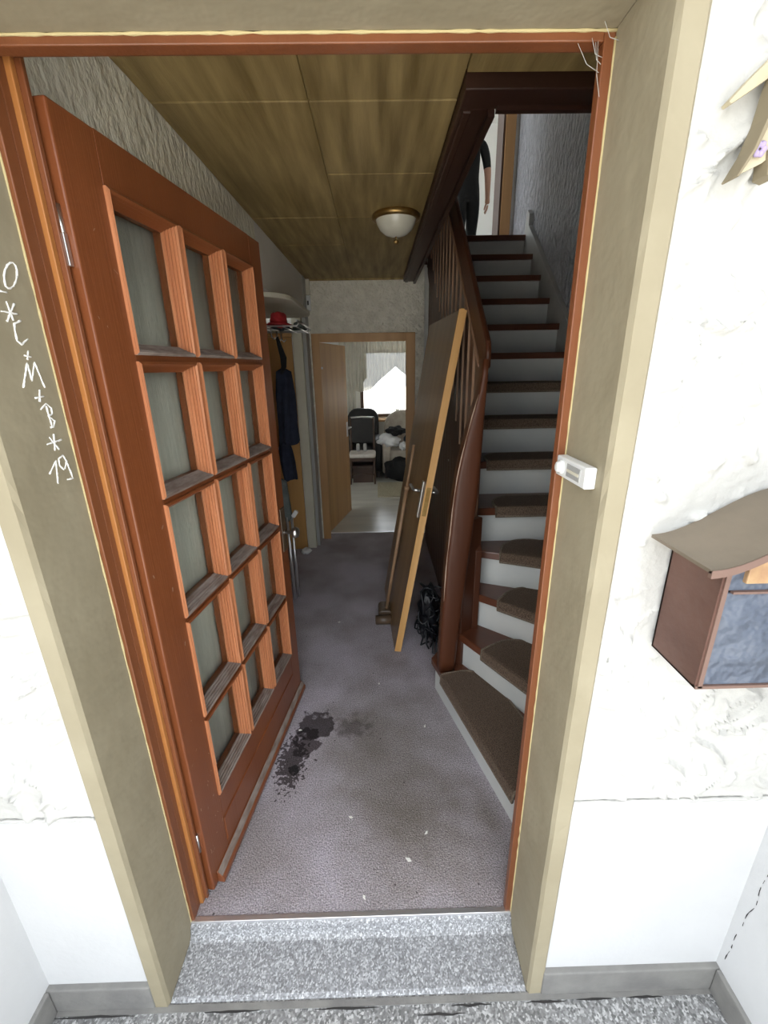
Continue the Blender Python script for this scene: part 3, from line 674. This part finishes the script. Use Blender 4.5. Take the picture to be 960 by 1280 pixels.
lump(MB(), (0, .03, .19), (.062, .095, .19), 4, .35).build('core', 'black_rubber', cb)

# ================================================================== COAT NICHE
sh = MB().prism([(-.95, 1.90), (-.60, 1.90)] + [(-.60 + .20 * math.sin(t * math.pi / 12), 2.12 - .22 * math.cos(t * math.pi / 12)) for t in range(7)][1:] + [(-.40, 2.86), (-.43, 2.98), (-.52, 3.06), (-.95, 3.06)], 'z', 2.135, 2.165)
tag(sh.build('coat_shelf', 'cream_board', bevel=.006), 'rounded cream shelf board above the hat rack', 'shelf')
hk = empty('hat_rack', (-.70, 2.45, 1.98)); tag(hk, 'wire hat rack with coat hooks under the cream shelf', 'coat rack')
for i, x in enumerate((-.38, -.32, -.26, -.20)):
    pass
for x in (-.95, -.82, -.70, -.58, -.46, -.38):
    MB().tube([(x + .70, -.48, 0), (x + .70, .10, 0)], .004, 6).build('wire', 'steel', hk)
for y in (-.45, -.05, .06):
    MB().tube([(-.25, y, .002), (.33, y, .002), (.345, y, .02)], .005, 6).build('cross_wire', 'steel', hk)
MB().tube([(.335, -.48, .03), (.335, .10, .03)], .006, 8).build('front_bar', 'steel', hk)
box(-.255, -.248, -.5, .12, -.12, .05).build('back_plate', 'chair_wood', hk)
for y in (-.30, -.12, .02):
    MB().tube([(.13, y, 0), (.135, y, -.05), (.15, y, -.065), (.165, y, -.05)], .005, 6).build('hook', 'steel', hk)
def hat(loc, m, label, rx, ry, hh):
    e = empty('hat', loc); tag(e, label, 'hat', 'hats on the rack')
    lump(MB(), (0, 0, hh * .45), (rx * .72, ry * .72, hh * .55), loc[1], .18).build('crown', m, e)
    lump(MB(), (0, 0, hh * .12), (rx, ry, hh * .13), loc[1] + 3, .25).build('brim', m, e)
hat((-.50, 2.10, 1.990), 'red_cloth', 'red cap lying on the hat rack', .075, .12, .085)
hat((-.54, 2.35, 1.990), 'dark_cloth', 'black hat lying on the hat rack behind the red cap', .07, .10, .08)
hat((-.44, 2.51, 1.995), 'grey_cloth', 'dark grey beret at the far end of the hat rack', .06, .08, .06)
def garment(name, x, y, ztop, zbot, w0, w1, dpt, m, label, cat, seed, skew=0):
    mb = MB(); rows = 26; n = 22; v = []
    for j in range(rows + 1):
        t = j / rows; z = ztop + (zbot - ztop) * t; w = w0 + (w1 - w0) * min(1, t * 1.6) ** .7
        if j in (0,): w *= .35
        for i in range(n):
            a = 2 * math.pi * i / n; k = 1 + .22 * math.sin(a * 5 + seed + t * 2) * min(1, t * 3) + .12 * noise.noise((math.cos(a) * 2 + seed, math.sin(a) * 2, z * 5))
            v.append((x + skew * t + math.cos(a) * w * k * .5, y + math.sin(a) * dpt * k * .5 * (.4 + .6 * min(1, t * 2)), z + .01 * math.sin(a * 3 + seed) * (t > .95)))
    mb.add(v, [(j * n + i, j * n + (i + 1) % n, (j + 1) * n + (i + 1) % n, (j + 1) * n + i) for j in range(rows) for i in range(n)], True)
    mb.add(v[:n], [tuple(range(n))]); mb.add(v[-n:], [tuple(range(n))])
    o = mb.build(name, m); return tag(o, label, cat)
garment('jacket', -.545, 2.33, 1.73, 1.20, .10, .125, .22, 'navy_cloth', 'dark navy jacket hanging from the hat rack', 'jacket', 1.3, .01)
garment('trousers', -.598, 2.40, 1.24, .90, .07, .10, .12, 'navy_cloth', 'dark trouser leg hanging below the navy jacket', 'trousers', 4.1, .02)
bs = MB().tube([(-.535, 2.16, 1.93), (-.520, 2.17, 1.86), (-.508, 2.19, 1.80), (-.515, 2.21, 1.74), (-.54, 2.24, 1.70)], [.010, .016, .022, .018, .012], 10)
tag(bs.build('scarf', 'black_cloth'), 'short black strap hanging between rack and navy jacket', 'strap')
tag(MB().tube([(-.598, 2.1, 1.93), (-.585, 2.1, 1.6), (-.60, 2.1, 1.2)], [.006, .008, .006], 8).build('bead_chain', 'black_cloth'), 'thin dark cord hanging close to the door edge', 'cord')
fs = empty('folding_stool', (-.585, 2.12, 0)); tag(fs, 'folded grey metal frame with pale grip standing behind the front door', 'folding frame')
mb = MB().prism([(-.03, .66), (-.045, .95), (.0, .97), (.035, .95), (.055, .68), (.03, .64)], 'y', -.02, .02); mb.build('folded_seat', 'grey_cloth', fs, bevel=.006)
MB().tube([(.018, -.01, .68), (.032, -.05, .012)], .011, 10).build('leg', 'aluminium', fs)
MB().tube([(.045, .02, .68), (.055, -.02, .012)], .011, 10).build('leg', 'aluminium', fs)
MB().tube([(-.02, .02, .95), (.045, .0, .66)], .007, 8).build('side_rail', 'steel', fs)
gp = MB().prism(rounded(-.016, .016, -.028, .028, .01), 'y', -.012, .012); gp.build('grip', 'white_plastic', fs, loc=(.082, -.03, .71), rot=(0, .6, 0), bevel=.003)
lumpo = MB(); lump(lumpo, (0, 0, .03), (.05, .05, .03), 9, .3); tag(lumpo.build('crumpled_paper', 'pale_cloth', loc=(-.60, 2.96, 0)), 'crumpled pale scrap lying at the foot of the ochre door', 'paper')
fb = empty('fuse_cover', (-.470, YF - .001, 2.22)); tag(fb, 'white switch box with dark slot high on the far wall', 'switch box')
box(-.024, .016, -.045, 0, 0, .125).build('housing', 'white_plastic', fb, bevel=.003); box(-.010, .004, -.048, -.044, .045, .080).build('slot', 'mortar_crack', fb)
box(-.024, .016, -.035, 0, .13, .255).build('upper_housing', 'cream_board', fb, bevel=.003)

# ceiling lamp
lp = empty('ceiling_lamp', (.241, 1.685, ZC)); tag(lp, 'ceiling lamp with brass rim and pearly glass bowl', 'lamp')
MB().lathe([(0, 0), (.118, 0), (.126, -.008), (.124, -.024), (.112, -.030), (.10, -.024)], n=36).build('rim', 'brass', lp)
MB().lathe([(.106, -.022), (.100, -.045), (.084, -.070), (.058, -.090), (.025, -.100), (0, -.102)], n=36).build('bowl', 'pearl_glass', lp)
MB().lathe([(.004, -.100), (.004, -.112), (.013, -.116), (.016, -.126), (.010, -.136), (0, -.138)], n=16).build('finial', 'brass', lp)

# ================================================================== PORCH: bell, letter box, ornament
be = empty('door_bell', (RX, -.082, 1.52)); tag(be, 'small white plastic doorbell on the right reveal', 'doorbell')
box(-.022, 0, -.062, .072, -.021, .021).build('housing', 'white_plastic', be, bevel=.003)
box(-.0235, -.021, -.042, .018, -.013, .013).build('name_plate', 'grey_plastic', be, bevel=.001)
box(-.0245, -.0228, -.038, .014, -.003, .003).build('name_strip', 'cream_board', be)
MB().lathe([(.015, 0), (.015, -.004), (.011, -.005), (.011, -.010), (.008, -.012), (0, -.012)], (-.022, .045, 0), 18, 'x').build('button', 'white_plastic', be)

mbx = empty('letter_box', (.868, YB - .008, 1.17)); tag(mbx, 'copper letter box with arched roof and slate-blue front', 'letter box')
WB = .19
box(-WB, -WB + .004, -.125, 0, 0, .240).build('side_panel', 'copper', mbx); box(WB - .004, WB, -.125, 0, 0, .240).build('side_panel', 'copper', mbx)
box(-WB, WB, -.125, 0, 0, .004).build('bottom_panel', 'copper', mbx); box(-WB, WB, -.004, 0, 0, .24).build('back_panel', 'copper', mbx)
box(-WB + .004, -WB + .012, -.128, -.12, .002, .240).build('edge_strip', 'copper_edge', mbx); box(WB - .012, WB - .004, -.128, -.12, .002, .240).build('edge_strip', 'copper_edge', mbx)
box(-WB, WB, -.128, -.12, 0, .006).build('edge_strip', 'copper_edge', mbx)
box(-WB + .012, WB - .012, -.124, -.116, .006, .192).build('door_panel', 'slate_panel', mbx, bevel=.002)
fl = MB().prism([(-WB + .012, .196), (WB - .012, .196), (WB - .012, .240), (.09, .285), (0, .312), (-.09, .285), (-WB + .012, .240)], 'y', -.124, -.116).build('upper_front', 'slate_panel', mbx, bevel=.002)
box(-.155, .155, -.132, -.122, .212, .252).build('slot_flap', 'slot_amber', fl, bevel=.002)
box(-WB + .02, WB - .02, -.130, -.123, .1925, .1965).build('edge_strip', 'copper_edge', mbx)
def rz(x):
    t = min(1, abs(x) / .235); return .255 + .085 * (.5 + .5 * math.cos(math.pi * t ** 1.05)) - .006 * t
xs = [-.235 + .47 * i / 40 for i in range(41)]
v = []
for x in xs: v += [(x, 0, rz(x)), (x, -.152, rz(x)), (x, -.152, rz(x) - .006), (x, 0, rz(x) - .006)]
mb = MB().add(v, [(4 * i + k, 4 * i + (k + 1) % 4, 4 * i + 4 + (k + 1) % 4, 4 * i + 4 + k) for i in range(40) for k in range(4)] + [(0, 1, 2, 3), (163, 162, 161, 160)])
ro = mb.build('roof', 'roof_copper', mbx)
for a, b in ((0, 9), (10, 19), (20, 30), (31, 40)):
    v = []
    for i in range(a, b + 1): v += [(xs[i], -.154, rz(xs[i])), (xs[i], -.154, rz(xs[i]) - .014), (xs[i], -.147, rz(xs[i]) - .014), (xs[i], -.147, rz(xs[i]) - .004)]
    n = b - a
    MB().add(v, [(4 * i + k, 4 * i + (k + 1) % 4, 4 * i + 4 + (k + 1) % 4, 4 * i + 4 + k) for i in range(n) for k in range(4)] + [(0, 1, 2, 3), (4 * n + 3, 4 * n + 2, 4 * n + 1, 4 * n)]).build('eave_lip', 'copper_edge', ro)

orn = empty('wall_ornament', (.72, YB - .016, 2.02)); tag(orn, 'pale beige pointed wall ornament with small lilac flower beside the doorway', 'wall decoration')
def blade(pts_a, pts_b, th, nm, m, y):
    n = len(pts_a); v = []
    for (a, b) in zip(pts_a, pts_b):
        for (p, yy) in ((a, y), (b, y), (b, y - th), (a, y - th)): v.append((p[0] - .72, yy, p[1] - 2.02))
    f = [(4 * i + k, 4 * i + (k + 1) % 4, 4 * i + 4 + (k + 1) % 4, 4 * i + 4 + k) for i in range(n - 1) for k in range(4)] + [(0, 1, 2, 3), (4 * n - 1, 4 * n - 2, 4 * n - 3, 4 * n - 4)]
    MB().add(v, f).build(nm, m, orn, bevel=.001)
blade([(.605, 2.060), (.63, 2.086), (.655, 2.110), (.70, 2.143), (.76, 2.17)], [(.609, 2.057), (.64, 2.076), (.668, 2.094), (.71, 2.120), (.77, 2.145)], .016, 'upper_wing', 'ornament_clay', 0)
blade([(.624, 1.969), (.640, 2.000), (.650, 2.035), (.655, 2.075), (.660, 2.105)], [(.627, 1.968), (.645, 2.000), (.657, 2.035), (.664, 2.075), (.670, 2.10)], .030, 'edge_rib', 'ornament_edge', -.004)
blade([(.627, 1.970), (.645, 2.000), (.657, 2.035), (.664, 2.075), (.670, 2.10)], [(.629, 1.972), (.665, 1.988), (.72, 2.03), (.76, 2.08), (.78, 2.12)], .014, 'body', 'ornament_clay', -.006)
blade([(.672, 1.972), (.670, 1.990), (.668, 2.003)], [(.684, 1.968), (.686, 1.988), (.680, 2.004)], .026, 'tail_rib', 'ornament_edge', 0)
fm = MB()
for i in range(6):
    a = i * math.pi / 3; lump(fm, (.006 * math.cos(a), 0, .006 * math.sin(a)), (.0045, .003, .0045), i, .2, 6)
fm.build('flower', 'lilac', orn, loc=(.655 - .72, -.024, 2.003 - 2.02))

# cobweb in the upper right corner of the frame, paint chips on the carpet
mb = MB()
for a, b in (((.509, .002, 2.195), (.468, .002, 2.234)), ((.509, -.004, 2.212), (.488, -.006, 2.236)), ((.527, -.02, 2.225), (.50, -.02, 2.249)), ((.51, .0, 2.205), (.497, .0, 2.234)), ((.512, -.003, 2.16), (.50, -.002, 2.234))):
    a, b = Vector(a), Vector(b); c = a.lerp(b, .5) + Vector((-.002, 0, -.008)); mb.tube([a, c, b], .0005, 5)
tag(mb.build('cobweb', 'web'), 'dusty cobweb in the upper right corner of the door frame', 'cobweb')
CHIP = ('on the wet stain', 'beside the lowest stair riser', 'largest of the chips near the threshold', 'near the foot of the stairs by the threshold', 'closest to the metal sill strip', 'farthest away down the hall', 'in mid hall before the loose door', 'in the middle of the near carpet')
for i, (x, y) in enumerate(((-.301, .779), (.329, .783), (.202, .166), (.278, .261), (.04, .052), (-.182, 1.74), (.10, 1.1), (-.02, .33))):
    a = i * 1.3; w = .010 if i != 2 else .014; p = [(x + w * math.cos(a), y + w * math.sin(a)), (x + .5 * w * math.cos(a + 1.7), y + .5 * w * math.sin(a + 1.7)), (x - .8 * w * math.cos(a), y - .8 * w * math.sin(a)), (x + .4 * w * math.cos(a - 1.8), y + .4 * w * math.sin(a - 1.8))]
    tag(MB().prism(p, 'z', .0005, .004).build('paint_chip', 'chip'), 'white paint chip on the carpet, ' + CHIP[i], 'debris', 'paint chips on the carpet')

# ================================================================== FAR ROOM FURNITURE
ch = empty('dining_chair', (-.115, 5.72, 0)); tag(ch, 'dark dining chair with pale seat cushion facing the far doorway', 'chair')
cw = .20
MB().prism(rounded(-.205, .205, -.205, .17, .05), 'z', .42, .485).build('seat_cushion', 'cushion', ch, bevel=.028, seg=3)
box(-cw, cw, -.19, .20, .37, .42).build('seat_frame', 'chair_wood', ch, bevel=.008)
for x in (-cw + .02, cw - .02):
    MB().tube([(x, -.175, .40), (x * 1.05, -.185, .01)], [.02, .014]).build('leg', 'chair_wood', ch)
    MB().tube([(x, .18, 1.0), (x, .185, .45), (x * 1.05, .22, .01)], [.016, .02, .015]).build('leg', 'chair_wood', ch)
    MB().tube([(x, -.17, .20), (x, .20, .20)], .010).build('stretcher', 'chair_wood', ch)
MB().tube([(-cw + .02, -.18, .16), (0, -.185, .18), (cw - .02, -.18, .16)], .012).build('stretcher', 'chair_wood', ch)
box(-cw + .03, cw - .03, .172, .196, .60, .97).build('backrest', 'dark_leather', ch, bevel=.008)
MB().tube([(-cw + .02, .18, .99), (0, .185, 1.0), (cw - .02, .18, .99)], .014).build('top_rail', 'steel', ch)
for i, x in enumerate((-.07, .04)):
    tag(MB().lathe([(0, 0), (.026, .002), (.028, .10), (.022, .12), (0, .122)], (-.115 + x, 5.76, .486), 14).build('tin', 'grey_plastic'), 'pale canister standing on the dining chair, ' + ('left of the pair' if i == 0 else 'right of the pair'), 'canister')
def armchair(name, loc, w, m, label, hb, shape):
    e = empty(name, loc); tag(e, label, 'armchair')
    MB().prism(rounded(-w / 2 + .10, w / 2 - .10, -.40, .28, .08), 'z', .22, .46).build('seat', m, e, bevel=.03)
    MB().prism(rounded(-w / 2 + .04, w / 2 - .04, .30, hb, shape), 'y', .24, .42).build('backrest', m, e, bevel=.04, seg=3)
    for s in (-1, 1): MB().prism(rounded(-.42, .34, .08, .62, .10), 'x', s * (w / 2 - .13), s * w / 2).build('armrest', m, e, bevel=.03)
    for x in (-w / 2 + .06, w / 2 - .06):
        for y in (-.36, .34): box(x - .025, x + .025, y - .025, y + .025, 0, .24).build('leg', 'chair_wood', e)
    return e
armchair('armchair', (-.12, 6.38, 0), .62, 'dark_leather', 'dark rounded armchair behind the dining chair', 1.06, .17)
armchair('armchair', (.57, 6.30, 0), .74, 'beige_cloth', 'beige armchair with arched back heaped with clothes', 1.03, .30)
def heap(name, c, r, seed, m, label):
    mb = MB(); lump(mb, (0, 0, r[2]), r, seed, .45, 18); tag(mb.build(name, m, loc=c), label, 'clothes', 'clothes on the armchairs')
heap('clothes', (.30, 5.98, .50), (.17, .16, .11), 3, 'pale_cloth', 'white garment draped over the beige armchair')
heap('clothes', (.43, 5.98, .695), (.15, .16, .07), 8, 'black_cloth', 'black garment thrown over the white one on the beige armchair')
heap('clothes', (.72, 6.02, .52), (.14, .14, .11), 11, 'dark_cloth', 'dark garment at the right end of the beige armchair seat')
heap('clothes', (.53, 5.90, .475), (.06, .10, .06), 15, 'pale_cloth', 'small white cloth at the front edge of the beige armchair')
rg = box(.11, 1.2, 4.83, 5.62, .002, .014).build('rug', 'rug_wool', bevel=.003); tag(rg, 'olive beige rug on the pale floor of the far room', 'rug')
bg_ = MB(); lump(bg_, (0, 0, .19), (.26, .13, .19), 21, .3, 16); tag(bg_.build('bag', 'black_cloth', loc=(.50, 5.74, .004)), 'black bag on the floor in front of the beige armchair', 'bag')
sb = empty('storage_box', (-.115, 5.80, .002)); tag(sb, 'dark brown box standing under the dining chair', 'box')
box(-.16, .16, -.13, .13, 0, .24).build('body', 'chair_wood', sb, bevel=.006); box(-.165, .165, -.135, .135, .24, .27).build('lid', 'chair_wood', sb, bevel=.006)
# curtains
cu = empty('net_curtain', (.5, 6.90, 0)); tag(cu, 'pleated sheer curtain with scalloped hem at the far window', 'curtain')
def hem(x): return 1.43 + .36 * max(0, 1 - abs(x - .36) / .30) if x > -.2 else 1.30
def netf(u, v):
    x = -.42 + 1.75 * u; zt = 2.36; zb = 1.40 + .34 * max(0, 1 - abs(x - .46) / .42) - .08 * max(0, 1 - abs(x + .15) / .3) if x > -.25 else 1.18
    return (x - .5, .016 * math.sin(x * 115) + .006 * math.sin(x * 37), zt + (zb - zt) * v)
MB().sheet(netf, 420, 10).build('veil', 'net_curtain', cu, fix=False)
mb = MB()
mb.sheet(lambda u, v: (-.92 - .08 + .26 * u - .0, -.06 + .018 * math.sin(u * 24), 2.36 - (2.28) * v), 40, 4); mb.build('side_drape', 'drape', cu, solid=.003, fix=False)
mb = MB(); mb.sheet(lambda u, v: (-.78 + .24 * u, -.05 + .018 * math.sin(u * 26), 2.36 - (1.05 - .25 * u) * v), 40, 4); mb.build('side_drape', 'drape', cu, solid=.003, fix=False)
MB().tube([(-1.1, 0, 2.38), (.9, 0, 2.38)], .014).build('rod', 'oak_frame', cu)
for i, (x, hgt) in enumerate(((.02, .14), (.50, .20))):
    e = empty('potted_plant', (x, 7.02, .84)); tag(e, ('small' if i == 0 else 'taller') + ' potted plant on the far window sill', 'plant')
    MB().lathe([(0, 0), (.035, 0), (.045, .07), (.04, .07), (0, .065)], n=14).build('pot', 'copper', e)
    mb = MB()
    for k in range(9):
        a = k * 2.4; r = .05 + .01 * (k % 3)
        mb.add([(0, 0, .06), (r * .6 * math.cos(a - .3), r * .6 * math.sin(a - .3), hgt * .7), (r * math.cos(a), r * math.sin(a), hgt), (r * .6 * math.cos(a + .3), r * .6 * math.sin(a + .3), hgt * .7)], [(0, 1, 2, 3)])
    mb.build('leaves', 'leaf_green', e, solid=.001, fix=False)

# ================================================================== PERSON at the top of the stairs
def person():
    e = empty('person', (1.285, 5.30, 2.81)); tag(e, 'person in black short-sleeved shirt and dark trousers walking away upstairs', 'person')
    V = []; E = []; R = []
    def add(p, r, prev=None):
        V.append(p); R.append(r if isinstance(r, tuple) else (r, r)); i = len(V) - 1
        if prev is not None: E.append((prev, i))
        return i
    pel = add((0, 0, .95), (.16, .11)); wst = add((0, .01, 1.08), (.145, .10), pel); chs = add((0, .01, 1.28), (.17, .115), wst); up_ = add((0, 0, 1.42), (.13, .085), chs)
    nk = add((0, .01, 1.50), .058, up_); hd0 = add((0, .02, 1.57), .065, nk); hd1 = add((0, .03, 1.66), (.078, .092), hd0); add((0, .02, 1.735), .06, hd1)
    for s in (1, -1):
        shd = add((s * .175, 0, 1.41), .062, up_); el = add((s * .245, -.01, 1.12), .044, add((s * .222, 0, 1.27), .054, shd))
        wr_ = add((s * .268, .045, .875), .029, el); add((s * .272, .06, .825), (.022, .040), wr_)
        hp = add((s * .082, 0, .88), .098, pel); kn = add((s * .085, .02 + .06 * s, .49), .070, add((s * .082, .02 * s, .70), .088, hp))
        an = add((s * .10, -.03 + .10 * s, .09), .042, add((s * .10, -.01 + .07 * s, .30), .055, kn)); add((s * .105, .09 + .10 * s, .04), (.042, .03), add((s * .10, .02 + .10 * s, .045), .044, an))
    me = bpy.data.meshes.new('body'); me.from_pydata(V, E, []); me.update()
    o = bpy.data.objects.new('body', me); COL.objects.link(o); o.parent = e
    k = o.modifiers.new('skin', 'SKIN'); k.use_smooth_shade = True
    for i, r in enumerate(R): me.skin_vertices[0].data[i].radius = r
    me.skin_vertices[0].data[0].use_root = True
    s2 = o.modifiers.new('sub', 'SUBSURF'); s2.levels = 2; s2.render_levels = 2
    for m in ('skin', 'black_cloth', 'dark_cloth', 'hair'): me.materials.append(MATS[m])
    dg = bpy.context.evaluated_depsgraph_get(); ev = o.evaluated_get(dg); nm = bpy.data.meshes.new_from_object(ev)
    o.modifiers.clear(); o.data = nm; nm.name = 'body'
    if not nm.materials:
        for m in ('skin', 'black_cloth', 'dark_cloth', 'hair'): nm.materials.append(MATS[m])
    for p in nm.polygons:
        c = p.center; ax = abs(c.x); arm = ax > .19 + .0 * c.z and c.z < 1.40
        if c.z < .07: mi = 1
        elif arm and c.z < 1.17 and ax > .185: mi = 0
        elif c.z < .97: mi = 1
        elif c.z < 1.475: mi = 1
        else: mi = 0
        p.material_index = mi; p.use_smooth = True
    # hands: five separate fingers each
    for s in (1, -1):
        mb = MB(); b = Vector((s * .272, .062, .815))
        for q, (oy, ln) in enumerate(((-.030, .075), (-.010, .085), (.010, .080), (.028, .062))):
            p0 = b + Vector((0, oy, -.005)); p1 = p0 + Vector((-s * .006, .004, -ln * .5)); p2 = p0 + Vector((-s * .022, .012, -ln * .95))
            mb.tube([p0, p1, p2], [.0095, .009, .0075], 8)
        mb.tube([b + Vector((-s * .005, .034, .03)), b + Vector((-s * .016, .056, .0)), b + Vector((-s * .022, .06, -.028))], [.011, .010, .008], 8)
        mb.build('fingers', 'skin', e)
    hr_ = MB(); lump(hr_, (0, .005, 1.69), (.088, .105, .095), 2, .05, 16); hr_.build('hair', 'hair', e)
    fc = MB(); lump(fc, (0, .118, 1.635), (.012, .020, .022), 1, .0, 8)
    for s in (1, -1): lump(fc, (s * .083, .02, 1.64), (.010, .020, .030), 2, .0, 8)
    lump(fc, (0, .108, 1.595), (.026, .010, .007), 3, .0, 8); fc.build('face', 'skin', e)
    ey = MB()
    for s in (1, -1): lump(ey, (s * .033, .104, 1.662), (.013, .010, .008), 1, 0, 8)
    ey.build('eyes', 'white_plastic', e)
person()
